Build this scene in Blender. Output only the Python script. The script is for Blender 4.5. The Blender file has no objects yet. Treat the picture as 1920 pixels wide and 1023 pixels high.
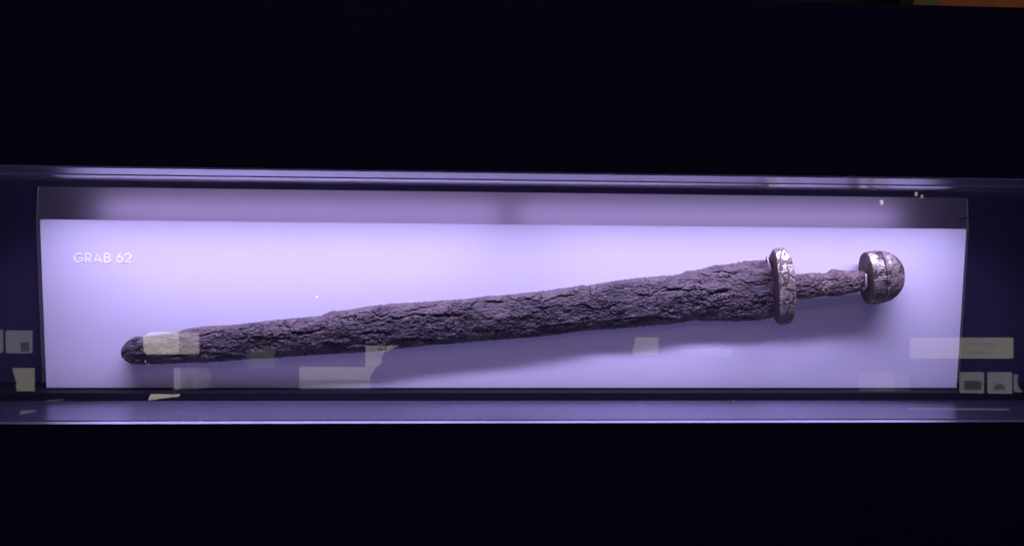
import bpy, bmesh, math, random
import numpy as np
from mathutils import Vector, Matrix

S = bpy.context.scene
C = S.collection
rng = np.random.default_rng(7)

# ------------------------------------------------------------------ camera
FPX, CX, CY = 1700.0, 960.0, 511.5          # focal length in photo pixels
EYE = np.array([-0.0673, -1.0928, 0.2503])
_y, _p, _r = -0.0571, -0.0987, 0.0129
FWD = np.array([-math.sin(_y)*math.cos(_p), math.cos(_y)*math.cos(_p), math.sin(_p)])
_rt = np.array([math.cos(_y), math.sin(_y), 0.0]); _up = np.cross(_rt, FWD)
RT = _rt*math.cos(_r) + _up*math.sin(_r)
UP = _up*math.cos(_r) - _rt*math.sin(_r)
cd = bpy.data.cameras.new('camera'); cam = bpy.data.objects.new('camera', cd); C.objects.link(cam)
m = Matrix.Identity(4)
for i in range(3):
    m[i][0] = RT[i]; m[i][1] = UP[i]; m[i][2] = -FWD[i]; m[i][3] = EYE[i]
cam.matrix_world = m
cd.sensor_width = 36.0; cd.lens = 36.0*FPX/1920.0
cd.clip_start = 0.01; cd.clip_end = 60.0
S.camera = cam

def at(px, py, Y):
    """point of the plane y = Y that the photo shows at pixel (px, py)"""
    d = FWD + RT*((px-CX)/FPX) - UP*((py-CY)/FPX)
    t = (Y-EYE[1])/d[1]
    return EYE + d*t

# ------------------------------------------------------------------ world, exposure
w = bpy.data.worlds.new('World'); S.world = w; w.use_nodes = True
w.node_tree.nodes['Background'].inputs[0].default_value = (0.40, 0.30, 1.0, 1)
w.node_tree.nodes['Background'].inputs[1].default_value = 0.05
S.view_settings.view_transform = 'Standard'; S.view_settings.look = 'None'
S.view_settings.exposure = 0.0; S.view_settings.gamma = 1.0
S.render.engine = 'CYCLES'
S.cycles.max_bounces = 10; S.cycles.transparent_max_bounces = 16
S.cycles.caustics_reflective = True

# main planes (metres): board front at y = 0, glass near the viewer, rear wall behind
BW, BH = 1.12, 0.2007
GY, BY = -0.136, 0.036

def area_lamp(name, x0, x1, y, z, wid, aim, power, col, spread=180):
    ld = bpy.data.lights.new(name, 'AREA'); ld.shape = 'RECTANGLE'
    ld.size = x1-x0; ld.size_y = wid; ld.energy = power; ld.color = col; ld.spread = math.radians(spread)
    o = bpy.data.objects.new(name, ld); C.objects.link(o)
    d = Vector((0, math.cos(math.radians(aim)), -math.sin(math.radians(aim))))
    zx = -d; xx = Vector((1, 0, 0)); yy = zx.cross(xx)
    mm = Matrix((( xx.x, yy.x, zx.x, (x0+x1)/2), (xx.y, yy.y, zx.y, y), (xx.z, yy.z, zx.z, z), (0, 0, 0, 1)))
    o.matrix_world = mm
    return o
LC = (0.56, 0.47, 1.0)
area_lamp('led_strip_light', -0.558, -0.011, GY+0.047, 0.2530, 0.014, 80, 1.40, LC, 116)
area_lamp('led_strip_light', 0.011, 0.558, GY+0.047, 0.2530, 0.014, 80, 1.40, LC, 116)

ga = bpy.data.lights.new('gallery_ceiling_light', 'AREA'); ga.size = 0.7; ga.energy = 7.5; ga.color = (1.0, 0.52, 0.56)
go = bpy.data.objects.new('gallery_ceiling_light', ga); C.objects.link(go); go.location = (-0.2, -1.9, 1.75)
go.rotation_euler = (Vector((-0.2, -1.9, 1.75))-Vector((0, 0, 0.1))).to_track_quat('Z', 'Y').to_euler()

# ------------------------------------------------------------------ helpers
def tag(o, label=None, cat=None, group=None, kind=None):
    if label: o['label'] = label
    if cat: o['category'] = cat
    if group: o['group'] = group
    if kind: o['kind'] = kind
    return o

def empty(name, loc=(0, 0, 0)):
    o = bpy.data.objects.new(name, None); C.objects.link(o); o.location = loc
    return o

def mesh_obj(name, verts, faces, mat, parent=None, smooth=False, uv=None):
    me = bpy.data.meshes.new(name)
    verts = [tuple(map(float, v)) for v in verts] if not isinstance(verts, np.ndarray) else verts.tolist()
    faces = faces if isinstance(faces, list) else faces.tolist()
    me.from_pydata(verts, [], faces); me.update()
    if smooth: me.polygons.foreach_set('use_smooth', [True]*len(me.polygons))
    me.materials.append(mat)
    o = bpy.data.objects.new(name, me); C.objects.link(o)
    if parent:
        o.parent = parent
        o.matrix_parent_inverse = Matrix.Translation(parent.location).inverted()
    return o

def box(name, x0, x1, y0, y1, z0, z1, mat, parent=None, bevel=0.0):
    bm = bmesh.new()
    v = [bm.verts.new((x, y, z)) for x in (x0, x1) for y in (y0, y1) for z in (z0, z1)]
    for f in ((0,1,3,2),(4,6,7,5),(0,4,5,1),(2,3,7,6),(0,2,6,4),(1,5,7,3)):
        bm.faces.new([v[i] for i in f])
    if bevel: bmesh.ops.bevel(bm, geom=bm.edges[:], offset=bevel, segments=2, affect='EDGES', profile=0.6)
    bmesh.ops.recalc_face_normals(bm, faces=bm.faces[:])
    me = bpy.data.meshes.new(name); bm.to_mesh(me); bm.free(); me.materials.append(mat)
    o = bpy.data.objects.new(name, me); C.objects.link(o)
    if parent:
        o.parent = parent
        o.matrix_parent_inverse = Matrix.Translation(parent.location).inverted()
    return o

def prism_x(name, x0, x1, prof, mat, parent=None, bevel=0.0):
    """closed (y, z) outline swept along x"""
    bm = bmesh.new()
    a = [bm.verts.new((x0, y, z)) for y, z in prof]; b = [bm.verts.new((x1, y, z)) for y, z in prof]
    n = len(prof)
    bm.faces.new(a[::-1]); bm.faces.new(b)
    for i in range(n): bm.faces.new((a[i], a[(i+1) % n], b[(i+1) % n], b[i]))
    if bevel: bmesh.ops.bevel(bm, geom=bm.edges[:], offset=bevel, segments=1, affect='EDGES')
    bmesh.ops.recalc_face_normals(bm, faces=bm.faces[:])
    me = bpy.data.meshes.new(name); bm.to_mesh(me); bm.free(); me.materials.append(mat)
    o = bpy.data.objects.new(name, me); C.objects.link(o)
    if parent:
        o.parent = parent
        o.matrix_parent_inverse = Matrix.Translation(parent.location).inverted()
    return o

def prism_y(name, pts, y0, y1, mat, parent=None):
    """outline of (x, z) points given a thickness along y"""
    n = len(pts)
    v = [(x, y0, z) for x, z in pts] + [(x, y1, z) for x, z in pts]
    f = [list(range(n)), list(range(2*n-1, n-1, -1))] + [[i, i+n, (i+1) % n + n, (i+1) % n] for i in range(n)]
    o = mesh_obj(name, v, f, mat, parent)
    bm = bmesh.new(); bm.from_mesh(o.data); bmesh.ops.recalc_face_normals(bm, faces=bm.faces[:]); bm.to_mesh(o.data); bm.free()
    return o

def tube(name, pts, r, mat, parent=None, squash=1.0, cyclic=False):
    cu = bpy.data.curves.new(name, 'CURVE'); cu.dimensions = '3D'; cu.bevel_depth = r; cu.bevel_resolution = 3; cu.use_fill_caps = True
    sp = cu.splines.new('POLY'); sp.points.add(len(pts)-1); sp.use_cyclic_u = cyclic
    for i, p in enumerate(pts): sp.points[i].co = (*map(float, p), 1)
    t = bpy.data.objects.new('t', cu); C.objects.link(t)
    me = bpy.data.meshes.new_from_object(t.evaluated_get(bpy.context.evaluated_depsgraph_get()))
    bpy.data.objects.remove(t); bpy.data.curves.remove(cu)
    me.name = name; me.materials.clear(); me.materials.append(mat)
    me.polygons.foreach_set('use_smooth', [True]*len(me.polygons))
    o = bpy.data.objects.new(name, me); C.objects.link(o)
    if parent:
        o.parent = parent
        o.matrix_parent_inverse = Matrix.Translation(parent.location).inverted()
    return o

# ------------------------------------------------------------------ materials
def new_mat(name):
    mt = bpy.data.materials.new(name); mt.use_nodes = True
    nt = mt.node_tree; return mt, nt, nt.nodes['Principled BSDF']

def N(nt, typ, **kw):
    n = nt.nodes.new(typ)
    for k, v in kw.items():
        if k in n.inputs: n.inputs[k].default_value = v
        else: setattr(n, k, v)
    return n

def simple(name, col, rough=0.5, metal=0.0, spec=0.5, bump=0.0, bscale=400.0, aniso=0.0, var=0.0, stretch=(1, 1, 1)):
    mt, nt, b = new_mat(name)
    b.inputs['Base Color'].default_value = (*col, 1); b.inputs['Roughness'].default_value = rough
    b.inputs['Metallic'].default_value = metal; b.inputs['Specular IOR Level'].default_value = spec
    tc = N(nt, 'ShaderNodeTexCoord'); mp = N(nt, 'ShaderNodeMapping'); mp.inputs['Scale'].default_value = stretch
    nt.links.new(tc.outputs['Object'], mp.inputs[0])
    if bump:
        no = N(nt, 'ShaderNodeTexNoise', Scale=bscale, Detail=4.0)
        bu = N(nt, 'ShaderNodeBump', Strength=bump, Distance=0.0004)
        nt.links.new(mp.outputs[0], no.inputs['Vector']); nt.links.new(no.outputs[0], bu.inputs['Height']); nt.links.new(bu.outputs[0], b.inputs['Normal'])
    if var:
        no = N(nt, 'ShaderNodeTexNoise', Scale=9.0, Detail=6.0, Roughness=0.6)
        rp = N(nt, 'ShaderNodeValToRGB')
        rp.color_ramp.elements[0].position = 0.3; rp.color_ramp.elements[1].position = 0.7
        rp.color_ramp.elements[0].color = tuple(c*(1-var) for c in col) + (1,)
        rp.color_ramp.elements[1].color = tuple(min(1, c*(1+var)) for c in col) + (1,)
        nt.links.new(mp.outputs[0], no.inputs['Vector']); nt.links.new(no.outputs[0], rp.inputs[0]); nt.links.new(rp.outputs[0], b.inputs['Base Color'])
        rr = N(nt, 'ShaderNodeMapRange'); rr.inputs['To Min'].default_value = rough*0.85; rr.inputs['To Max'].default_value = min(1, rough*1.15)
        nt.links.new(no.outputs[0], rr.inputs[0]); nt.links.new(rr.outputs[0], b.inputs['Roughness'])
    if aniso:
        b.inputs['Anisotropic'].default_value = aniso
        tv = N(nt, 'ShaderNodeCombineXYZ'); tv.inputs[1].default_value = 1.0
        nt.links.new(tv.outputs[0], b.inputs['Tangent'])
    return mt

def emit(name, col, strength):
    mt, nt, b = new_mat(name)
    b.inputs['Base Color'].default_value = (*[c*0.6 for c in col], 1)
    b.inputs['Emission Color'].default_value = (*col, 1); b.inputs['Emission Strength'].default_value = strength
    b.inputs['Roughness'].default_value = 0.6
    return mt

M_fascia = simple('black_wall_paint', (0.008, 0.008, 0.030), 0.75, bump=0.15, bscale=900, var=0.15, spec=0.08)
M_back = simple('satin_black_sheet', (0.39, 0.355, 0.37), 0.31, metal=0.65, spec=0.5)
M_side = simple('matt_black_sheet', (0.040, 0.035, 0.080), 0.42, spec=0.3, bump=0.10, bscale=1500, var=0.08)
M_tray = simple('dark_satin_metal', (0.34, 0.33, 0.44), 0.26, metal=0.95, aniso=0.8, bump=0.03, bscale=700, var=0.03)
M_lip = simple('polished_lip', (0.85, 0.82, 0.95), 0.30, metal=0.95, aniso=0.85)
M_louvre = simple('satin_aluminium', (0.86, 0.84, 0.90), 0.22, metal=0.95, aniso=0.8, bump=0.008, bscale=600, var=0.02, stretch=(0.1, 1, 1))
M_baffle = simple('dark_lamp_baffle', (0.10, 0.09, 0.16), 0.35, metal=0.6, bump=0.03, bscale=700)
M_plinth = simple('black_plinth', (0.004, 0.004, 0.008), 0.6, bump=0.05, bscale=900, spec=0.15)
M_black = simple('matt_black', (0.008, 0.008, 0.012), 0.8)
M_board = simple('white_lacquered_board', (0.65, 0.645, 0.67), 0.5, spec=0.25, bump=0.03, bscale=1200, var=0.012)
M_letter = simple('white_vinyl', (0.97, 0.965, 0.97), 0.45, spec=0.3)
M_edge = simple('milled_edge', (0.75, 0.74, 0.75), 0.35, metal=0.7, bump=0.8, bscale=1800)
M_pin = simple('clear_mount_sleeve', (0.30, 0.25, 0.23), 0.25, spec=0.6, var=0.08)

def glass_mat():
    mt = bpy.data.materials.new('case_glass'); mt.use_nodes = True; nt = mt.node_tree; nt.nodes.clear()
    out = N(nt, 'ShaderNodeOutputMaterial'); mx = N(nt, 'ShaderNodeMixShader'); fr = N(nt, 'ShaderNodeFresnel', IOR=1.5)
    tr = N(nt, 'ShaderNodeBsdfTransparent'); tr.inputs[0].default_value = (0.99, 0.995, 0.995, 1)
    gl = N(nt, 'ShaderNodeBsdfGlossy'); gl.inputs['Roughness'].default_value = 0.0
    nt.links.new(fr.outputs[0], mx.inputs[0]); nt.links.new(tr.outputs[0], mx.inputs[1]); nt.links.new(gl.outputs[0], mx.inputs[2])
    nt.links.new(mx.outputs[0], out.inputs['Surface'])
    return mt
M_thread = simple('clear_thread', (0.75, 0.72, 0.75), 0.3)
M_glass = glass_mat()

# corroded iron: colour from attributes of the mesh (plate = smoother reddish crust) and noise
def iron_mat(name, dark, mid, plate, sc=1.0):
    mt, nt, b = new_mat(name)
    L = nt.links.new
    tc = N(nt, 'ShaderNodeTexCoord')
    n1 = N(nt, 'ShaderNodeTexNoise', Scale=95*sc, Detail=9.0, Roughness=0.65, Distortion=0.6)
    n2 = N(nt, 'ShaderNodeTexNoise', Scale=420*sc, Detail=7.0, Roughness=0.7)
    mp = N(nt, 'ShaderNodeMapping'); mp.inputs['Scale'].default_value = (0.55, 1, 1)
    L(tc.outputs['Object'], mp.inputs[0]); L(mp.outputs[0], n1.inputs['Vector']); L(mp.outputs[0], n2.inputs['Vector'])
    r1 = N(nt, 'ShaderNodeValToRGB'); r1.color_ramp.elements[0].position = 0.36; r1.color_ramp.elements[1].position = 0.66
    r1.color_ramp.elements[0].color = (*dark, 1); r1.color_ramp.elements[1].color = (*mid, 1)
    L(n1.outputs[0], r1.inputs[0])
    at_ = N(nt, 'ShaderNodeAttribute', attribute_name='plate')
    mx = N(nt, 'ShaderNodeMix', data_type='RGBA'); mx.inputs[7].default_value = (*plate, 1)
    L(at_.outputs['Fac'], mx.inputs[0]); L(r1.outputs[0], mx.inputs[6])
    r2 = N(nt, 'ShaderNodeMapRange'); r2.inputs['From Min'].default_value = 0.3; r2.inputs['From Max'].default_value = 0.72; r2.inputs['To Min'].default_value = 0.62; r2.inputs['To Max'].default_value = 1.35
    L(n2.outputs[0], r2.inputs[0])
    mu = N(nt, 'ShaderNodeMix', data_type='RGBA', blend_type='MULTIPLY'); mu.inputs[0].default_value = 1.0
    cb = N(nt, 'ShaderNodeCombineColor')
    for i in range(3): L(r2.outputs[0], cb.inputs[i])
    L(mx.outputs[2], mu.inputs[6]); L(cb.outputs[0], mu.inputs[7]); L(mu.outputs[2], b.inputs['Base Color'])
    bu = N(nt, 'ShaderNodeBump', Strength=0.85, Distance=0.0006)
    L(n2.outputs[0], bu.inputs['Height']); L(bu.outputs[0], b.inputs['Normal'])
    b.inputs['Roughness'].default_value = 0.62; b.inputs['Specular IOR Level'].default_value = 0.45
    return mt
M_iron = iron_mat('corroded_iron', (0.032, 0.027, 0.032), (0.108, 0.087, 0.086), (0.122, 0.094, 0.088))
M_grip = iron_mat('corroded_grip_iron', (0.062, 0.043, 0.038), (0.130, 0.095, 0.080), (0.16, 0.11, 0.088))

def inlay_mat():
    """bronze body with silver wire inlay: 'inlay' attribute 1 = bright wire, 0 = bare dark bronze"""
    mt, nt, b = new_mat('silver_inlaid_bronze'); L = nt.links.new
    a = N(nt, 'ShaderNodeAttribute', attribute_name='inlay')
    tc = N(nt, 'ShaderNodeTexCoord'); n = N(nt, 'ShaderNodeTexNoise', Scale=260.0, Detail=6.0, Roughness=0.65)
    L(tc.outputs['Object'], n.inputs['Vector'])
    mx = N(nt, 'ShaderNodeMix', data_type='RGBA'); mx.inputs[6].default_value = (0.065, 0.045, 0.036, 1); mx.inputs[7].default_value = (0.96, 0.86, 0.64, 1)
    L(a.outputs['Fac'], mx.inputs[0])
    mr = N(nt, 'ShaderNodeMapRange'); mr.inputs['From Min'].default_value = 0.3; mr.inputs['From Max'].default_value = 0.7; mr.inputs['To Min'].default_value = 0.6; mr.inputs['To Max'].default_value = 1.15
    L(n.outputs[0], mr.inputs[0]); cb = N(nt, 'ShaderNodeCombineColor')
    for i in range(3): L(mr.outputs[0], cb.inputs[i])
    mu = N(nt, 'ShaderNodeMix', data_type='RGBA', blend_type='MULTIPLY'); mu.inputs[0].default_value = 1.0
    L(mx.outputs[2], mu.inputs[6]); L(cb.outputs[0], mu.inputs[7]); L(mu.outputs[2], b.inputs['Base Color'])
    mm = N(nt, 'ShaderNodeMapRange'); mm.inputs['To Min'].default_value = 0.35; mm.inputs['To Max'].default_value = 0.9
    L(a.outputs['Fac'], mm.inputs[0]); L(mm.outputs[0], b.inputs['Metallic'])
    rr = N(nt, 'ShaderNodeMapRange'); rr.inputs['To Min'].default_value = 0.55; rr.inputs['To Max'].default_value = 0.36
    L(a.outputs['Fac'], rr.inputs[0]); L(rr.outputs[0], b.inputs['Roughness'])
    bu = N(nt, 'ShaderNodeBump', Strength=0.5, Distance=0.0003); L(n.outputs[0], bu.inputs['Height']); L(bu.outputs[0], b.inputs['Normal'])
    return mt
M_inlay = inlay_mat()

# ------------------------------------------------------------------ numpy noise
def _hash(ix, iy, seed):
    h = (ix.astype(np.int64)*374761393 + iy.astype(np.int64)*668265263 + seed*1442695041) & 0xFFFFFFFF
    h = ((h ^ (h >> 13))*1274126177) & 0xFFFFFFFF
    return ((h ^ (h >> 16)) & 0xFFFFFF)/float(0xFFFFFF)
def noise(x, y, seed=0):
    ix = np.floor(x); iy = np.floor(y); fx = x-ix; fy = y-iy
    u = fx*fx*fx*(fx*(fx*6-15)+10); v = fy*fy*fy*(fy*(fy*6-15)+10)
    def g(a, b):
        t = _hash(ix+a, iy+b, seed)*2*np.pi
        return np.cos(t)*(fx-a) + np.sin(t)*(fy-b)
    n0 = g(0, 0)*(1-u) + g(1, 0)*u; n1 = g(0, 1)*(1-u) + g(1, 1)*u
    return (n0*(1-v) + n1*v)*1.5
def fbm(x, y, seed=0, octv=4, gain=0.5, lac=2.03):
    s = 0; a = 1.0; t = 0
    for i in range(octv):
        s = s + a*noise(x, y, seed+i*17); t += a; a *= gain; x = x*lac+13.1; y = y*lac+7.7
    return s/t
def worley(x, y, seed=0):
    """F1, F2 and the id value of the nearest cell"""
    ix = np.floor(x); iy = np.floor(y)
    f1 = np.full(x.shape, 9.0); f2 = f1.copy(); idv = np.zeros(x.shape)
    for a in (-1, 0, 1):
        for b in (-1, 0, 1):
            px = ix+a+_hash(ix+a, iy+b, seed); py = iy+b+_hash(ix+a, iy+b, seed+5)
            d = np.hypot(x-px, y-py); c = _hash(ix+a, iy+b, seed+9)
            near = d < f1
            f2 = np.where(near, f1, np.minimum(f2, d)); idv = np.where(near, c, idv); f1 = np.where(near, d, f1)
    return f1, f2, idv
def sstep(a, b, x):
    t = np.clip((x-a)/(b-a), 0, 1); return t*t*(3-2*t)

# ------------------------------------------------------------------ wall and case
XL, XR = -1.25, 1.30                 # the case runs on past both sides of the picture
zt_l = at(60, 307, GY-0.004)[2]; zt_r = at(1830, 335.5, GY-0.004)[2]; ZT = (zt_l+zt_r)/2
ZB = (at(90, 794, GY-0.004)[2]+at(1790, 794, GY-0.004)[2])/2
PLY = -0.022
ZF_back = at(945, 751, PLY)[2]
ztop_wall = at(1650, 8, GY-0.004)[2]
wall = empty('wall', (0, GY, -1.2)); tag(wall, kind='structure')
tag(wall, 'matt black wall with a long slot for the lit case')
box('upper_wall', -2.6, 2.6, GY-0.004, GY-0.0005, ZT, ztop_wall, M_fascia, wall, 0.0004)
box('lower_wall', -2.6, 2.6, GY-0.004, GY-0.0005, -1.2, ZB, M_fascia, wall, 0.0004)

case = empty('display_case', (0, BY, ZB)); tag(case, 'long dark display case recessed in the black wall behind the sword board', 'display case')
XM0, XM1 = at(72, 378, BY+0.004)[0], at(1812.5, 400, BY+0.004)[0]
def row(r, Y, x=945): return at(x, r, Y)[2]
# rear: a middle sheet proud of two side sheets; the middle one leans slightly
zb0, zb1 = -0.06, 0.40
TILT = math.tan(math.radians(9.7))
PIV = 0.198
def rear(name, x0, x1, off, mat):
    prism_x(name, x0, x1, [(BY+off, zb0), (BY+off, PIV), (BY+off+(zb1-PIV)*TILT, zb1), (BY+off+(zb1-PIV)*TILT+0.012, zb1), (BY+off+0.012, PIV), (BY+off+0.012, zb0)], mat, case)
rear('rear_sheet', XM0, XM1, 0.0, M_back)
rear('side_sheet', XL, XM0-0.0015, 0.003, M_side)
rear('side_sheet', XM1+0.0015, XR, 0.003, M_side)
rear('sheet_joint', XM0-0.0011, XM0-0.0005, -0.0012, M_edge)
rear('sheet_joint', XM1+0.0005, XM1+0.0011, -0.0012, M_edge)
box('case_end', XL-0.02, XL, GY+0.31, BY+0.03, -0.1, 0.5, M_side, case) if False else None
# floor tray: rises a little to the front lip, black strip for the dark groove, lip strip
g0, g1 = GY+0.0155, GY+0.0138
zf0 = ZF_back; zlip = row(786.0, GY+0.0155)
prism_x('floor_tray', XL, XR, [(PLY+0.001, zf0), (GY+0.0155, zlip), (GY+0.0155, zlip-0.02), (PLY+0.001, zf0-0.02)], M_tray, case)
box('groove', XL, XR, GY+0.0143, GY+0.0153, zlip-0.02, zlip-0.0001, M_black, case)  # black filler strip, puts the groove's shade in as colour
box('plinth', XL, XR, PLY+0.0012, BY+0.002, zf0-0.02, -0.0012, M_plinth, case, 0.0004)
zs = row(788.2, GY+0.0135)
ylip0 = GY+0.0141
zs = row(788.0, ylip0); ylip1 = EYE[1] + (ylip0-EYE[1])*(788.0-343)/(792.8-343)
prism_x('lip_strip', XL, XR, [(ylip0, zs), (ylip1, zs), (ylip1, zs-0.02), (ylip0, zs-0.02)], M_lip, case)
# top: two slanted louvres with a dark gap, then a baffle that hides the lamps
LX0, LX1 = at(62, 318, GY)[0], at(1829, 340, GY)[0]
def louvre(r0, y0, r1, y1):
    za, zb = row(r0, y0), row(r1, y1)
    prism_x('louvre', XL, XR, [(y0, za), (y1, zb), (y1, zb+0.004), (y0, za+0.004)], M_louvre, case, 0.0002)
louvre(325.0, GY+0.0065, 336.6, GY+0.0188)
louvre(338.8, GY+0.0192, 349.3, GY+0.0350)
prism_x('lamp_baffle', XL, XR, [(GY+0.0353, row(349.6, GY+0.0353)), (GY+0.0357, row(360.5, GY+0.0357)), (GY+0.0365, row(360.5, GY+0.0357)), (GY+0.0365, 0.30), (GY+0.0353, 0.30)], M_baffle, case)
box('case_roof', XL, XR, GY+0.037, BY+0.06, 0.300, 0.31, M_black, case)
M_tube = emit('led_tube_diffuser', (0.62, 0.50, 1.0), 4.0)
for x0, x1 in ((-0.556, -0.009), (0.009, 0.556)):
    box('led_tube', x0, x1, GY+0.0370, GY+0.0392, 0.2425, 0.2660, M_tube, case, 0.0006)
gl = box('glass_pane', XL, XR, GY, GY+0.003, ZB-0.01, ZT+0.01, M_glass)
tag(gl, 'clear front glass of the display case with faint reflections of labels', 'glass pane')

# ------------------------------------------------------------------ board with lettering
board = empty('display_board', (0, 0.0, 0)); tag(board, 'long pale lavender-lit board behind the sword, lettered in white', 'display board')
box('panel', -BW/2, BW/2, 0.0, 0.010, 0.0, BH, M_board, board, 0.0006)
for x in (-0.45, 0, 0.45): box('standoff', x-0.015, x+0.015, 0.0103, BY-0.004, 0.06, 0.14, M_black, board)

def LP(X, Y):
    p = at(120+X/12.8, 460+Y/12.8, -0.0004); return (p[0], -0.0004, p[2])
def arc(cx, cy, rx, ry, a0, a1, n=20):
    return [(cx+rx*math.cos(math.radians(a0+(a1-a0)*i/n)), cy-ry*math.sin(math.radians(a0+(a1-a0)*i/n))) for i in range(n+1)]
glyphs = [
    [arc(357, 297, 108, 98, 48, 318, 32) + [(437, 352), (437, 313), (356, 313)]],
    [[(519, 190), (521, 412)], [(521, 199)] + arc(572, 264, 72, 65, 90, -90, 20) + [(522, 329)], [(580, 331), (655, 410)]],
    [[(724, 410), (802, 192), (897, 408)], [(752, 352), (868, 352)]],
    [[(972, 193), (974, 408)], [(974, 199)] + arc(1035, 247, 52, 48, 90, -90, 16) + [(975, 295)], [(1036, 298)] + arc(1048, 351, 60, 53, 90, -90, 16) + [(976, 404)]],
    [[(1355, 192), (1290, 285)] + arc(1338, 341, 68, 65, 155, -205, 32)],
    [arc(1532, 262, 64, 62, 170, -25, 18) + [(1560, 325), (1470, 402), (1612, 410)]],
]
for gs in glyphs:
    vs, fs = [], []
    for st in gs:
        t = tube('t', [LP(*p) for p in st], 0.00106, M_letter)
        base = len(vs)
        for v in t.data.vertices: vs.append((v.co.x, -0.0004+(v.co.y+0.0004)*0.18, v.co.z))
        fs += [[i+base for i in p.vertices] for p in t.data.polygons]
        me = t.data; bpy.data.objects.remove(t); bpy.data.meshes.remove(me)
    mesh_obj('letter', vs, fs, M_letter, board)

# ------------------------------------------------------------------ sword
BLY = -0.0096            # plane of the blade's outline
pt = [(228,658),(229.5,651),(233,645),(240,638),(253,632),(267,630.5),(290,628),(310,625),(333,622),(350,617),(365,613.5),(385,611),(430,609),(470,605),(500,601),(540,597),(580,594),(600,592),(614,586),(625,583),(660,580),(684,574.5),(715,571),(763,567.5),(800,565),(833,563),(860,561),(887,559),(908,555),(933,554),(954,552),(992,548),(1040,542.6),(1075,537),(1107,534),(1157,525.5),(1198,520.6),(1242,517),(1269,515.5),(1288,507.4),(1299,507),(1312,505),(1341,496.6),(1357,496.4),(1400,488.8),(1438,487),(1452,486)]
pb = [(228,658),(229,665),(231,670),(240,678),(253,682.5),(275,683),(300,682),(345,680),(407,678),(466,673),(512,671),(532,669),(574,666),(600,664.5),(642,662),(683,660),(717,657),(746,653),(771,651),(804,646.7),(846,644),(892,640),(933,637),(996,632),(1040,627.7),(1093,620),(1157,616),(1204,611.5),(1260,607),(1288,602.7),(1304,599.5),(1316,602),(1342,601.3),(1386,602),(1422,599.8),(1448,595),(1452,594)]
CREV = [  # ledges and crevices: points, half width (m), depth (m)
 ([(372,629),(387,626),(399,622.5),(420,620)],.0016,.0028), ([(541,621),(562,621.5),(574,622.5),(591,620),(603,616)],.0022,.0036),
 ([(631,592.5),(644,595.6),(660,592.5),(672,591)],.0010,.0020), ([(696,580),(708,591.5),(717,592.5),(731,586)],.0012,.0024),
 ([(732,593.5),(746,596),(760,592.5),(775,588),(794,590),(810,589),(833,590),(871,588)],.0017,.0036), ([(756,583),(781,579.6),(787,577),(805,575)],.0010,.0022),
 ([(673,624),(694,620.6),(725,621.6),(737,618)],.0020,.0034), ([(731,638),(750,635),(777,633),(798,635),(819,637)],.0024,.0038),
 ([(875,584),(879,578),(885,569.6),(900,561)],.0009,.0020), ([(908,565.4),(925,563),(946,566.5)],.0012,.0028),
 ([(1069,573),(1093,569),(1116,578),(1137,576),(1157,569)],.0013,.0026), ([(1187,548.5),(1216,553),(1230,544),(1245,537),(1263,542.6),(1283,535)],.0011,.0022),
 ([(1240,545),(1252,542),(1263.5,540),(1290,543),(1301.6,540),(1316,543)],.0016,.0030), ([(1326.5,552),(1335,547.7),(1345.6,545),(1364.6,543)],.0029,.0050),
 ([(1337,511),(1351,508),(1366,510),(1376,513.7)],.0010,.0024), ([(1306,512.5),(1316,513),(1325,517)],.0009,.0018),
 ([(1384,523),(1395,528),(1408.6,528.7),(1423,526.5),(1440,523)],.0010,.0024), ([(1408.6,533),(1420,532.4),(1438,528.7)],.0011,.0022),
 ([(1412,569),(1425,566),(1440,565)],.0034,.0050), ([(1323.6,577),(1337,572.6),(1346,575)],.0014,.0028), ([(1345,575),(1357,571),(1368,574)],.0014,.0028),
 ([(1375,601),(1401,594),(1424,597)],.0018,.0030), ([(1306,558),(1323.6,561)],.0018,.0030), ([(930,600),(950,594),(985,592),(1010,596)],.0010,.0018),
 ([(970,565),(985,560),(1005,563),(1020,557)],.0010,.0022), ([(880,622),(905,617),(940,618),(960,612)],.0020,.0020), ([(450,634),(480,630),(520,633),(545,630)],.0012,.0018),
 ([(300,660),(340,663),(380,659),(430,662)],.0010,.0014), ([(1150,600),(1180,594),(1225,592),(1262,596)],.0016,.0022), ([(1010,612),(1050,606),(1090,604)],.0014,.0020),
 ([(600,640),(625,644),(655,641)],.0013,.0020), ([(1000,578),(1030,574),(1052,570)],.0010,.0020),
]
def curve_z(pts, Y, xs):
    w3 = np.array([at(px, py, Y) for px, py in pts])
    return np.interp(xs, w3[:, 0], w3[:, 2]), w3[0, 0], w3[-1, 0]

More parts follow.
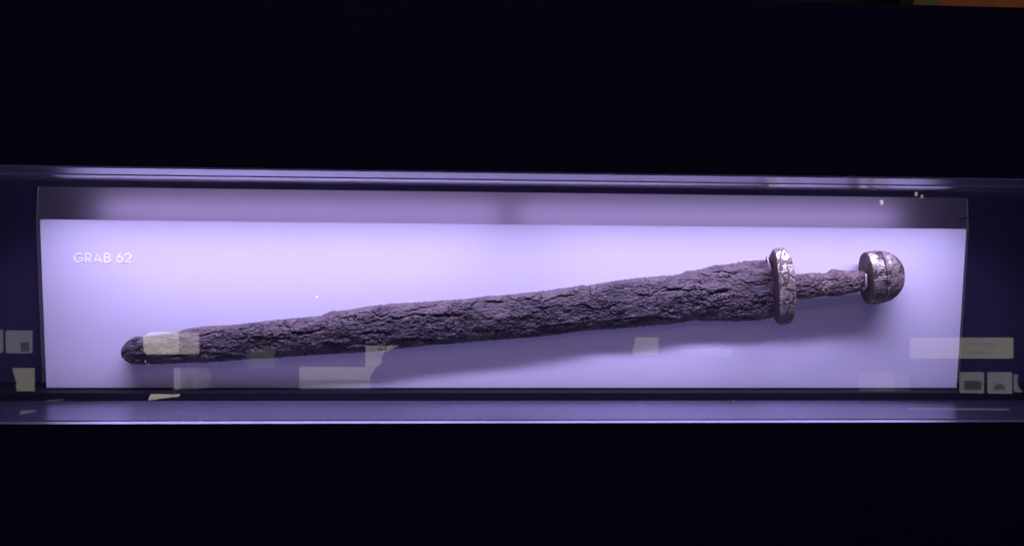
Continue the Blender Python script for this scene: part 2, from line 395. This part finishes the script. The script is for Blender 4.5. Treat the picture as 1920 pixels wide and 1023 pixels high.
def crust_surface(name, top, bot, Y, half, mat, parent, nx, nv, seed, kind, crev=(), back=10, edge=0.0009, round_start=False):
    x0 = at(*top[0], Y)[0]; x1 = at(*top[-1], Y)[0]
    u = np.linspace(0, 1, nx)
    if round_start:
        u = np.where(u < 0.06, (u/0.06)**2*0.03, 0.03 + (u-0.06)/0.94*0.97)
    xs = x0 + (x1-x0)*u
    zt, _, _ = curve_z(top, Y, xs); zb, _, _ = curve_z(bot, Y, xs)
    H = zt-zb; fade = np.clip(H/0.02, 0, 1)
    zt = zt + fade*edge*(fbm(xs*260, xs*0+seed, seed, 5, 0.62)*2.1 + np.maximum(0, noise(xs*70, xs*0, seed+2))*1.5)
    zb = zb + fade*edge*(fbm(xs*260, xs*0+seed+3, seed+40, 5, 0.62)*2.4)
    v = np.linspace(-1, 1, nv)
    v = np.sign(v)*(1-(1-np.abs(v))**1.25)
    X, V = np.meshgrid(xs, v, indexing='ij')
    zc = ((zt+zb)/2)[:, None]; hh = ((zt-zb)/2)[:, None]
    Z = zc + V*hh
    a, b = X, Z + 0.098*(-X)                    # along / across coordinates
    prof = np.clip(1-np.abs(V)**2.4, 0, 1)**0.55
    thick = half*np.clip(hh/0.02, 0.0, 1)**0.6
    wx = a + 0.004*fbm(a*60, b*110, seed+1, 3); wz = b + 0.003*fbm(a*50+9, b*120, seed+2, 3)
    big = fbm(wx*28, wz*60, seed+3, 3)
    F = fbm(wx*38, wz*120, seed+4, 4)*3.2
    fl = np.floor(F); fr = F-fl
    terr = fl + sstep(0.78, 1.0, fr)
    f1, f2, idv = worley(wx*240, wz*330, seed+5)
    lump = np.clip(1-f1, 0, 1)**1.2
    g1, g2, idg = worley(wx*520, wz*700, seed+6)
    grain = np.clip(1-g1, 0, 1)
    crack = 1-sstep(0.0, 0.10, np.abs(fbm(wx*75, wz*210, seed+8, 4)))
    fine = fbm(a*900, b*1100, seed+11, 3)
    plate = np.zeros_like(X)
    k1, k2, kid = worley(wx*130+0.6*noise(wx*300, wz*300, 3), wz*300, seed+60)
    L1, L2, Lid = worley(a*26+0.9*fbm(a*70, b*90, seed+64, 4), b*62+0.9*fbm(a*70+4, b*90, seed+65, 4), seed+66)
    slab = (Lid-0.3)*0.0034*sstep(0.0, 0.05, L2-L1) - 0.0012*(1-sstep(0.0, 0.05, L2-L1))*(Lid > 0.35)
    m1, m2, mid_ = worley(wx*300, wz*560, seed+61)
    flake = 0.0012*kid*sstep(0.02, 0.14, k2-k1) + 0.0007*mid_*sstep(0.02, 0.16, m2-m1) - 0.0006*(1-sstep(0, 0.1, k2-k1))
    if kind == 'blade':
        pm = fbm(a*14, b*40, seed+20, 3) + (V-0.35)*0.9
        plate = sstep(0.05, 0.35, pm)
        rough = 1-plate*0.75
        calm = sstep(0.55, 0.8, Lid)
        rough = rough*(1-0.75*calm); plate = np.clip(plate*0.8+0.45*calm*sstep(-0.6, 0.2, V), 0, 1)
        h = 0.0010*big + 0.0011*fbm(wx*62, wz*95, seed+77, 3) + slab + 0.00030*terr + (0.35+0.65*rough)*flake + rough*(0.0004*lump + 0.0006*grain + 0.0013*fbm(wx*170, wz*230, seed+9, 5, 0.6)) - 0.0006*crack*sstep(0, .3, fbm(a*30, b*50, seed+19, 2)) + 0.0002*fine
    else:
        rough = 1
        h = 0.0011*big + 0.0003*terr + 0.0014*lump + 0.0006*grain + 0.0008*fbm(wx*150, wz*170, seed+9, 4) - 0.0007*crack + 0.00014*fine
        plate = sstep(0.1, 0.4, fbm(a*60, b*60, seed+20, 3))
    for pts, wd, dep in crev:
        w3 = np.array([at(px, py, Y-0.8*half) for px, py in pts])
        zz = np.interp(X, w3[:, 0], w3[:, 2]) + 0.0016*fbm(a*300, b*0+dep*1e4, seed+33, 4, 0.6) + 0.0008*fbm(a*200, b*300, seed+35, 3)
        ends = sstep(w3[0, 0]-0.004, w3[0, 0]+0.006, X)*(1-sstep(w3[-1, 0]-0.006, w3[-1, 0]+0.004, X))
        d = Z-zz
        wvar = wd*(0.75+0.9*np.clip(0.5+fbm(a*150, b*0+wd*1e4, seed+34, 2), 0, 1))
        gro = np.where(d > 0, np.exp(-(d/(0.35*wvar))**2), np.exp(-(d/(1.1*wvar))**2))
        h = h - ends*dep*gro*np.clip(0.75+1.3*fbm(a*120, b*0+wd*3e4, seed+36, 3), 0.1, 1.2) + ends*0.0011*np.where(d > 0, np.exp(-d/0.006), 0)
    ef = np.clip((1-np.abs(V))/0.16, 0, 1)**0.7
    Yf = Y - thick*prof - h*ef*np.clip(hh/0.01, 0, 1)
    nV = nx*nv
    verts = np.stack([X, Yf, Z], -1).reshape(-1, 3)
    idx = np.arange(nV).reshape(nx, nv)
    q = np.stack([idx[:-1, :-1], idx[1:, :-1], idx[1:, 1:], idx[:-1, 1:]], -1).reshape(-1, 4)
    faces = [q]
    # rear side, coarser
    st = max(1, nx//200); ci = np.r_[np.arange(0, nx-1, 1)]; ci = np.arange(nx)
    bv = np.linspace(-1, 1, back+2)[1:-1]
    XB, VB = np.meshgrid(xs, bv, indexing='ij')
    ZBk = zc + VB*hh
    YB = Y + thick*0.75*np.clip(1-np.abs(VB)**2.4, 0, 1)**0.55 + 0.0008*fbm(XB*90, ZBk*120, seed+70, 3)*np.clip(hh/0.01, 0, 1)
    verts = np.vstack([verts, np.stack([XB, YB, ZBk], -1).reshape(-1, 3)])
    ib = nV + np.arange(nx*back).reshape(nx, back)
    full = np.concatenate([idx[:, :1], ib, idx[:, -1:]], 1)
    q2 = np.stack([full[:-1, :-1], full[:-1, 1:], full[1:, 1:], full[1:, :-1]], -1).reshape(-1, 4)
    fl_ = np.vstack([q, q2]).tolist()
    for e in (0, nx-1):
        ring = list(idx[e, :]) + list(ib[e, ::-1])
        fl_.append([int(i) for i in (ring if e else ring[::-1])])
    o = mesh_obj(name, verts, fl_, mat, parent, smooth=True)
    at_ = o.data.attributes.new('plate', 'FLOAT', 'POINT')
    vals = np.zeros(len(verts), dtype=np.float32); vals[:nV] = plate.reshape(-1)
    at_.data.foreach_set('value', vals)
    return o

sword = empty('sword', tuple(at(1466, 540, -0.022))); tag(sword, 'corroded ancient sword with dark flaking blade and silver inlaid guard and pommel', 'sword')
crust_surface('blade', pt, pb, BLY, 0.0092, M_iron, sword, 2100, 200, 11, 'blade', CREV, round_start=True)
gt = [(1470,516),(1489,515),(1502.6,513),(1523,511),(1545,512),(1552,511),(1556,506),(1564,504),(1574.5,506),(1590,507),(1605,506.5),(1617.6,507.6),(1636,508)]
gb = [(1470,560),(1489,559.5),(1506.7,560),(1527,557.5),(1550,554.5),(1560,556.5),(1578.6,553),(1595,549.5),(1617.6,545.5),(1636,543)]
crust_surface('grip', gt, gb, -0.022, 0.0105, M_grip, sword, 420, 110, 51, 'grip', edge=0.0007)

AX = at(1480, 536, -0.022)-at(1660, 519, -0.022); AX = -AX/np.linalg.norm(AX)      # along the hilt
BXv = np.array([-AX[2], 0, AX[0]])                                                  # across, upwards
CV = np.array([0, -1.0, 0])                                                         # towards the viewer

def hilt_part(name, centre, prof, rb, rc, seed, kind, lean=0.0):
    """prof: (a, radius factor) along the axis; cross-section is a superellipse rb x rc"""
    nt_, na = 760, 300
    pr = np.array(prof); L = np.r_[0, np.cumsum(np.hypot(np.diff(pr[:, 0]), np.diff(pr[:, 1])*rb))]
    s = np.linspace(0, L[-1], na); A = np.interp(s, L, pr[:, 0]); R = np.interp(s, L, pr[:, 1])
    th = np.linspace(0, 2*np.pi, nt_, endpoint=False)
    T, SS = np.meshgrid(th, s, indexing='ij'); AA = np.interp(SS, s, A)*(1-(0.22*np.abs(np.sin(T))**4 if kind == 'guard' else 0)); RR = np.interp(SS, s, R)
    ex = 0.94
    cs, sn = np.cos(T), np.sin(T)
    bx = np.sign(sn)*np.abs(sn)**ex*rb; cx = np.sign(cs)*np.abs(cs)**ex*rc
    arcl = T*(rb+rc)/2*1.02
    # wire inlay
    if kind == 'guard':
        col = np.floor((AA+0.012)/0.0062 + 0.25*fbm(arcl*60, AA*60, seed, 2)); fc = (AA+0.012)/0.0062-col
        zig = 0.00045*np.sin(2*np.pi*AA/0.0030)
        wire = 0.5+0.5*np.cos(2*np.pi*(arcl+zig+0.0009*(col % 2))/0.00230)
    else:
        zig = 0.00006*np.sin(2*np.pi*AA/0.0040 + 3*fbm(arcl*100, AA*90, seed+2, 2))
        wire = 0.5+0.5*np.cos(2*np.pi*(arcl*(1.0)+zig+0.0006*fbm(arcl*160, AA*60, seed+4, 3))/0.0021)
    ax_, cx_ = AA+0.0016*fbm(AA*160, arcl*160, seed+5, 3), arcl+0.0016*fbm(AA*160+5, arcl*160, seed+6, 3)
    if kind == 'guard':
        f1, f2, idv = worley(ax_*85, cx_*68, seed+7)
    else:
        f1, f2, idv = worley(ax_*95, cx_*80, seed+7)
    gap = 1-sstep(0.07, 0.17, f2-f1)
    loss = sstep(0.16, 0.26, fbm(AA*110, arcl*100, seed+8, 4))
    side = sstep(0.90, 0.965, RR) if kind == 'guard' else np.ones_like(RR)
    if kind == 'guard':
        low = sstep(0.10, 0.50, -np.sin(T)-0.28)           # the lower end keeps its wires but is coloured darker
        inl_scale = np.clip(1-0.93*low, 0, 1)
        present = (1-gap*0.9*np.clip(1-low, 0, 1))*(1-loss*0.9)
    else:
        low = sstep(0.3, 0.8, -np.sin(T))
        inl_scale = np.clip(1-0.62*low-0.40*sstep(0.3, .9, AA/0.045), 0.1, 1)  # inlay colour weaker low down and towards the dome end
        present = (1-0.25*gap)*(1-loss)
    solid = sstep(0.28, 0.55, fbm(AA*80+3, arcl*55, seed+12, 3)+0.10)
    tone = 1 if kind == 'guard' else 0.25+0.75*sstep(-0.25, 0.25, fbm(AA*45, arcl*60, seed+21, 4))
    inl = tone*present*side*inl_scale*np.clip(0.12 + 0.88*np.maximum(sstep(0.2, 0.8, wire), solid*0.9), 0, 1)
    if kind == 'pommel':
        inl = inl*sstep(0.0012, 0.0030, SS - (L[1] if len(L) > 1 else 0))
        groove = np.exp(-((AA-0.0172)/0.0011)**2); ridge = np.exp(-((AA-0.0192)/0.0012)**2)
    if kind == 'pommel': inl = inl*(1-0.9*groove)
    h = present*side*(0.00022*wire + 0.00035) + 0.0005*fbm(AA*110, arcl*110, seed+10, 4) + 0.00014*fbm(AA*420, arcl*420, seed+13, 3)
    if kind == 'pommel': h = h*sstep(0, .004, SS-L[1]) - 0.0016*groove + 0.0007*ridge
    edge_wob = 1 + 0.012*fbm(arcl*50, AA*0, seed+14, 3)
    RRd = RR*edge_wob
    nrm = np.stack([cx/rc**2, bx/rb**2], -1); nrm = nrm/np.linalg.norm(nrm, axis=-1, keepdims=True)
    hf = np.clip(RR*1.4, 0, 1)
    cx = cx*(1-(0.3*sstep(0.018, 0.046, AA) if kind == 'pommel' else 0)); Cc = cx*RRd + nrm[..., 0]*h*hf; Bb = bx*RRd + nrm[..., 1]*h*hf
    Aw = AA + 0.0006*fbm(AA*60, arcl*60, seed+15, 3) + (h*0.9*sstep(0.02, 0.043, AA) if kind == 'pommel' else 0)
    P = centre + Aw[..., None]*AX + Bb[..., None]*BXv + Cc[..., None]*CV
    verts = P.reshape(-1, 3)
    idx = np.arange(nt_*na).reshape(nt_, na); nx_ = np.roll(idx, -1, axis=0)
    q = np.stack([idx[:, :-1], idx[:, 1:], nx_[:, 1:], nx_[:, :-1]], -1).reshape(-1, 4)
    fl_ = q.tolist()
    fl_.append(idx[:, 0].tolist()); fl_.append(idx[::-1, -1].tolist())
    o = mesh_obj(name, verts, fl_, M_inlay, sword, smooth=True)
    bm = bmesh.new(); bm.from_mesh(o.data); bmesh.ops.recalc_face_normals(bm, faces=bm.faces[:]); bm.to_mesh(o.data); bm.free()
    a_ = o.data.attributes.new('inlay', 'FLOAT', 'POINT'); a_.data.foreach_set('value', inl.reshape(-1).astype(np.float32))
    return o

gc = at(1465.5, 536.5, -0.0245)
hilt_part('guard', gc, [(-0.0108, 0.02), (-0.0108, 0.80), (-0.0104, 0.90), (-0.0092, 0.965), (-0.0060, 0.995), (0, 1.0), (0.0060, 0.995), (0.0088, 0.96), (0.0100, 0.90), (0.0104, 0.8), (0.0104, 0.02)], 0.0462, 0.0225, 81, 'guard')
pc = at(1622.5, 521.5, -0.024)
dome = [(0.0195+0.0285*math.sin(t), math.cos(t)**1.08*0.965 if t < 1.56 else 0.01) for t in np.linspace(0.0, 1.565, 22)]
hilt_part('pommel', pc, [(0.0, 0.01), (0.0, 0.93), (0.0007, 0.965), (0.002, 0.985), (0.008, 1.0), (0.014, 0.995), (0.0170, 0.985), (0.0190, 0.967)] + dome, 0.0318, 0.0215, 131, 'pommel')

# mounting pins that carry the sword
def pin(pts, r, label):
    t = empty('mount_pin', tuple(pts[-1])); tag(t, label, 'mount pin', 'pins holding the sword off the board')
    tube('rod', pts, r, M_pin, t)
    e = pts[-1]
    box('foot', e[0]-0.002, e[0]+0.002, -0.0009, -0.00005, e[2]-0.002, e[2]+0.002, M_pin, t)
P = lambda x, y, Y: tuple(at(x, y, Y))
a = P(1444, 507, -0.031); b_ = P(1441, 493, -0.032); c_ = P(1438, 481, -0.028)
pin([a, P(1443, 500, -0.033), b_, P(1439, 484, -0.031), c_, (c_[0]+0.003, -0.019, c_[2]-0.001), (c_[0]+0.006, -0.010, c_[2]-0.012), (c_[0]+0.006, -0.0005, c_[2]-0.014)], 0.0011, 'small pale pin hooked over the blade beside the guard')
a = P(1622.5, 542, -0.034); b_ = P(1624.5, 536, -0.037); c_ = P(1624.0, 520, -0.037); d_ = P(1623.5, 514, -0.034)
pin([d_, c_, b_, a, (a[0], -0.02, a[2]-0.001), (a[0], -0.0005, a[2]-0.001)], 0.00125, 'beige pin curled round the grip beside the pommel')
a = P(272, 676, -0.0285); b_ = P(276.5, 684.5, -0.022)
pin([a, P(274, 681, -0.0275), b_, (b_[0], -0.010, b_[2]), (b_[0], -0.0005, b_[2])], 0.0008, 'thin pin under the rounded tip of the blade')
# loose curl of mounting thread by the guard
cpts = [P(1425+12.5*k/12, 483.6+1.3*math.sin(k*0.95)-0.14*k, -0.0045-0.0155*k/12) for k in range(13)]
tag(tube('mount_thread', cpts, 0.0003, M_thread), 'short curl of clear thread above the blade beside the guard', 'thread')

# scratch line across the rear sheet on the right, built as a dark tube, and dust along the floor lip
tag(tube('wire', [tuple(at(1930, 381, BY-0.002)), tuple(at(1880, 391, BY-0.002)), tuple(at(1840, 400, BY-0.002)), tuple(at(1800, 411, BY-0.003))], 0.0005, M_black), 'thin dark crack line slanting across the rear of the case at the right', 'wire')
dv, df = [], []
for k, (px, py) in enumerate([(271, 787), (375, 788.5), (420, 786), (835, 785.5), (840, 787), (1238, 788), (1246, 786), (700, 779), (1120, 783), (980, 776), (1500, 780), (560, 772), (1375, 750.5)]):
    c = at(px, py, GY+0.0168-(0 if py < 787 else 0.004)); r = 0.0007 if k in (3, 1) else 0.00045
    b0 = len(dv)
    dv += [(c[0]+r, c[1], c[2]), (c[0]-r, c[1], c[2]), (c[0], c[1]+r, c[2]), (c[0], c[1]-r*0.8, c[2]), (c[0]+r*.2, c[1], c[2]+r*0.8), (c[0], c[1], c[2]-r*0.8)]
    df += [[b0+i for i in f] for f in ((0, 2, 4), (2, 1, 4), (1, 3, 4), (3, 0, 4), (2, 0, 5), (1, 2, 5), (3, 1, 5), (0, 3, 5))]
tag(mesh_obj('dust', dv, df, M_letter), 'white dust specks along the front lip of the case floor', kind='stuff')

# ------------------------------------------------------------------ lit labels and lamps across the gallery, seen in the glass
RYM = 2.0                                   # depth of their mirror image
RY = 2*GY - RYM
def RP(px, py): q = at(px, py, RYM); return (q[0], q[2])
def rp(pts): return [RP(*p) for p in pts]
CRM = (1.0, 0.90, 0.74)
mats = {}
def em(c, s):
    k = (c, s)
    if k not in mats: mats[k] = emit('backlit_label_print', c, s)
    return mats[k]
def rlabel(label, pts, strength, col=CRM, marks=(), shade=None):
    strength *= 0.95
    t = empty('backlit_label', (RP(*pts[0])[0], RY, RP(*pts[0])[1]))
    tag(t, label, 'label', 'lit labels across the gallery seen in the glass')
    prism_y('face', rp(pts), RY, RY-0.01, em(col, strength), t)  # some outlines are cut to imitate people standing in the way
    for mp_, k in marks:
        prism_y('print', rp(mp_), RY+0.0012, RY+0.0002, em(col, strength*k), t)
    return t
R4 = lambda x0, y0, x1, y1: [(x0, y0), (x1, y0), (x1, y1), (x0, y1)]
G1 = (0.86, 0.80, 0.86)
rlabel('grey square label with dark picture, left of the board', R4(10, 620, 57.5, 662), 1.25, G1, [(R4(38, 641, 54, 659), 0.3), (R4(28, 622, 52, 623.4), 0.6)])
rlabel('sliver of a label at the left picture edge', R4(-24, 619, 2, 661), 1.1, G1)
rlabel('cream label low on the left with its left side cut away', [(21.5, 690.5), (61.5, 691), (62, 733), (31, 733), (30.5, 727), (27.5, 724.5), (31, 719.5), (27.5, 712), (26, 702)], 1.45, CRM, [(R4(27, 695, 42, 696.2), .7), (R4(28, 699, 38, 700), .7)])
rlabel('bright cream label lying over the blade tip', [(268, 631), (280, 623.5), (333.5, 623.5), (333.5, 664), (274, 664), (268, 655)], 4.2, (0.95, 0.85, 0.76), [(R4(269, 652, 333, 652.8), 0.8)])
rlabel('dimmer half of the cream label over the blade', R4(336, 624, 371.5, 664), 2.4, (0.95, 0.85, 0.76))
rlabel('narrow bright label below the blade tip', R4(325, 690, 335.5, 730), 1.8, G1)
rlabel('pale square label below the blade tip', R4(337, 690, 370, 729), 0.9, G1, [(R4(349, 706, 361, 727), 0.6)])
rlabel('arrow shaped pale label below the blade', [(371, 690), (389, 690), (396.5, 706), (388, 727), (371, 729)], 0.6, G1)
rlabel('cream wedge label under the board edge', [(281, 740), (337, 740), (334, 743), (279, 750), (277.5, 748)], 4.4, (0.92, 0.83, 0.68))
rlabel('faint greenish label across the lower edge of the blade', R4(470, 655, 514, 689), 0.55, (0.85, 0.9, 0.6))
rlabel('small faint label left of the greenish one', [(459, 672), (466, 655), (468.5, 655), (468.5, 693), (463, 688)], 0.4, G1)
rlabel('wide cream plate with a row of round signs', [(561, 688.5), (704.5, 688.5), (696, 702), (684, 728), (561, 728)], 1.7, (0.95, 0.9, 0.8), [(R4(561, 711.5, 695, 729), 0.55)])
pl = empty('raised_lettering', (RP(605, 704)[0], RY, RP(605, 704)[1])); tag(pl, 'row of grey ring shaped signs on the wide cream plate', 'lettering')
for cx0 in (607.5, 617.0, 626.5):
    tube('ring', [(*(RP(cx0+4*math.cos(k*math.pi/10), 704+5*math.sin(k*math.pi/10))[:1]), RY+0.002, RP(cx0+4*math.cos(k*math.pi/10), 704+5*math.sin(k*math.pi/10))[1]) for k in range(20 if cx0 < 620 else 14)], 0.0009, em((0.8, 0.75, 0.7), 0.8), pl, cyclic=cx0 < 620)
rlabel('cream label with dark round shapes under the blade', [(685, 649), (721.5, 649), (721.5, 660), (713, 672), (715, 680), (708, 687), (685, 687)], 2.0, (0.95, 0.86, 0.76), [([(708, 652), (719, 652), (717, 658), (708, 657)], .4), ([(704, 664), (714, 662), (712, 671), (704, 671)], .5)])
rlabel('pointed cut-off part of a cream label under the blade', [(724, 649), (746, 649), (735, 653.5), (725, 660)], 2.4, (0.95, 0.86, 0.76))
rlabel('cream label with one slanted side below the blade middle', [(1192.5, 633), (1234.5, 633), (1234, 664.5), (1192, 667), (1184.5, 659), (1190, 648)], 1.65, (0.95, 0.9, 0.75), [(R4(1192, 653, 1234, 654), .85)])
rlabel('long pale wedge below the blade near the guard', [(1278, 655), (1352, 653), (1352, 668.5), (1325, 664), (1280, 659)], 0.6, G1, [])
rlabel('short pale label right of the long wedge', [(1356, 654), (1376, 655), (1374, 671), (1356, 670)], 0.5, G1)
rlabel('faint label at the lower right of the board', R4(1613, 699, 1678, 733), 0.5, (0.95, 0.8, 0.75), [(R4(1642, 716, 1677, 732.5), 1.35)])
rlabel('faint bluish label at the lower right of the board', R4(1680, 703, 1706, 733), 0.28, (0.85, 0.75, 0.85))
rlabel('wide cream label with lines of print right of the board', R4(1709, 633.5, 1901, 672), 1.35, (0.95, 0.89, 0.72),
       [(R4(1813, 643.5, 1836, 645.6), .6), (R4(1839, 643, 1870, 645.6), .66), (R4(1836, 648.6, 1869, 650.6), .6), (R4(1818, 658.5, 1859, 664), .72)])
rlabel('square white label with a dark oblong picture', R4(1803, 698.5, 1846, 737), 1.05, (0.9, 0.86, 0.86), [(R4(1809, 713.5, 1841, 731), .28)])
rlabel('square white label with a dark half round picture', R4(1855.5, 698.5, 1899, 738), 1.05, (0.88, 0.86, 0.9), [([(1863, 731)]+[(1874.5-11.5*math.cos(t), 731-12*math.sin(t)) for t in np.linspace(0.1, 3.04, 12)]+[(1886, 731)], .42)])
rlabel('curved scrap of pale label at the right picture edge', [(1905.5, 702), (1911, 703), (1908.5, 712), (1911, 726), (1918, 732), (1917, 735), (1905, 735)], 0.8, (0.85, 0.83, 0.95))
rlabel('thin lit ledge low on the right', [(1706, 765.6), (1894, 767), (1894, 769), (1706, 768.4)], 0.75, (0.85, 0.82, 0.8))
rlabel('small pale scrap low at the left picture edge', [(38, 770.5), (62, 770), (66, 772), (36, 778)], 0.9, G1)
rlabel('faint sliver beside the left end of the floor tray', [(86, 751), (116, 748.5), (118, 751), (88, 753.5)], 0.5, G1)
def spot(px, py, rpx, label, col, s, squash=1.0):
    c = RP(px, py); r = rpx/FPX*(RYM-EYE[1])
    t = empty('gallery_spotlight', (c[0], RY, c[1])); tag(t, label, 'spotlight', 'gallery spotlights seen in the glass')
    ring = [(c[0]+r*math.cos(k*math.pi/8)*squash, c[1]+r*math.sin(k*math.pi/8)) for k in range(16)]
    prism_y('lens', ring, RY, RY-0.01, em(col, s), t)
    ring2 = [(c[0]+1.5*r*math.cos(k*math.pi/8)*squash, c[1]+1.5*r*math.sin(k*math.pi/8)) for k in range(16)]
    prism_y('housing', ring2, RY-0.0105, RY-0.10, M_black, t)
spot(1655, 377.2, 2.2, 'upper of two touching warm spotlight reflections near the top right', (1.0, 0.72, 0.5), 9)
spot(1655, 381.8, 2.2, 'lower of two touching warm spotlight reflections near the top right', (1.0, 0.72, 0.5), 9)
spot(1720, 364, 3.6, 'left of two slim pale spotlight reflections at the top right', (0.9, 0.88, 0.75), 4.5, 0.35)
spot(1731, 368.5, 3.6, 'right of two slim pale spotlight reflections at the top right', (0.9, 0.88, 0.75), 3, 0.35)
spot(593, 557, 1.5, 'tiny white spotlight reflection above the left half of the blade', (0.95, 0.9, 1.0), 9)

# ------------------------------------------------------------------ the gallery beyond the top of the wall
rw = empty('gallery_wall', (0, 2.2, 0)); tag(rw, kind='structure'); tag(rw, 'dim brown far wall of the gallery above the black wall')
M_rb = simple('brown_far_wall', (0.30, 0.13, 0.045), 0.8, var=0.2)
M_ro = simple('olive_far_pillar', (0.16, 0.17, 0.06), 0.8, var=0.2)
xo0, xo1 = at(1708, 5, 2.0)[0], at(1758, 5, 2.0)[0]
box('far_panel', xo1, 4.5, 2.0, 2.1, 0, 2.2, M_rb, rw)
box('far_pillar', xo0, xo1-0.004, 1.98, 2.08, 0, 2.2, M_ro, rw)
box('far_side', -3, xo0+0.5, 2.2, 2.3, 0, 2.2, simple('dark_green_far_wall', (0.010, 0.022, 0.018), 0.8), rw)
wl = bpy.data.lights.new('far_wall_fill', 'AREA'); wl.size = 0.5; wl.energy = 0.9; wl.color = (1.0, 0.62, 0.3)  # added lamp, only there to brighten the brown far wall
wo = bpy.data.objects.new('far_wall_fill', wl); C.objects.link(wo); wo.location = (at(1900, 5, 2.0)[0], 1.3, at(1900, 5, 2.0)[2]+0.25)
wo.rotation_euler = (math.radians(80), 0, 0)
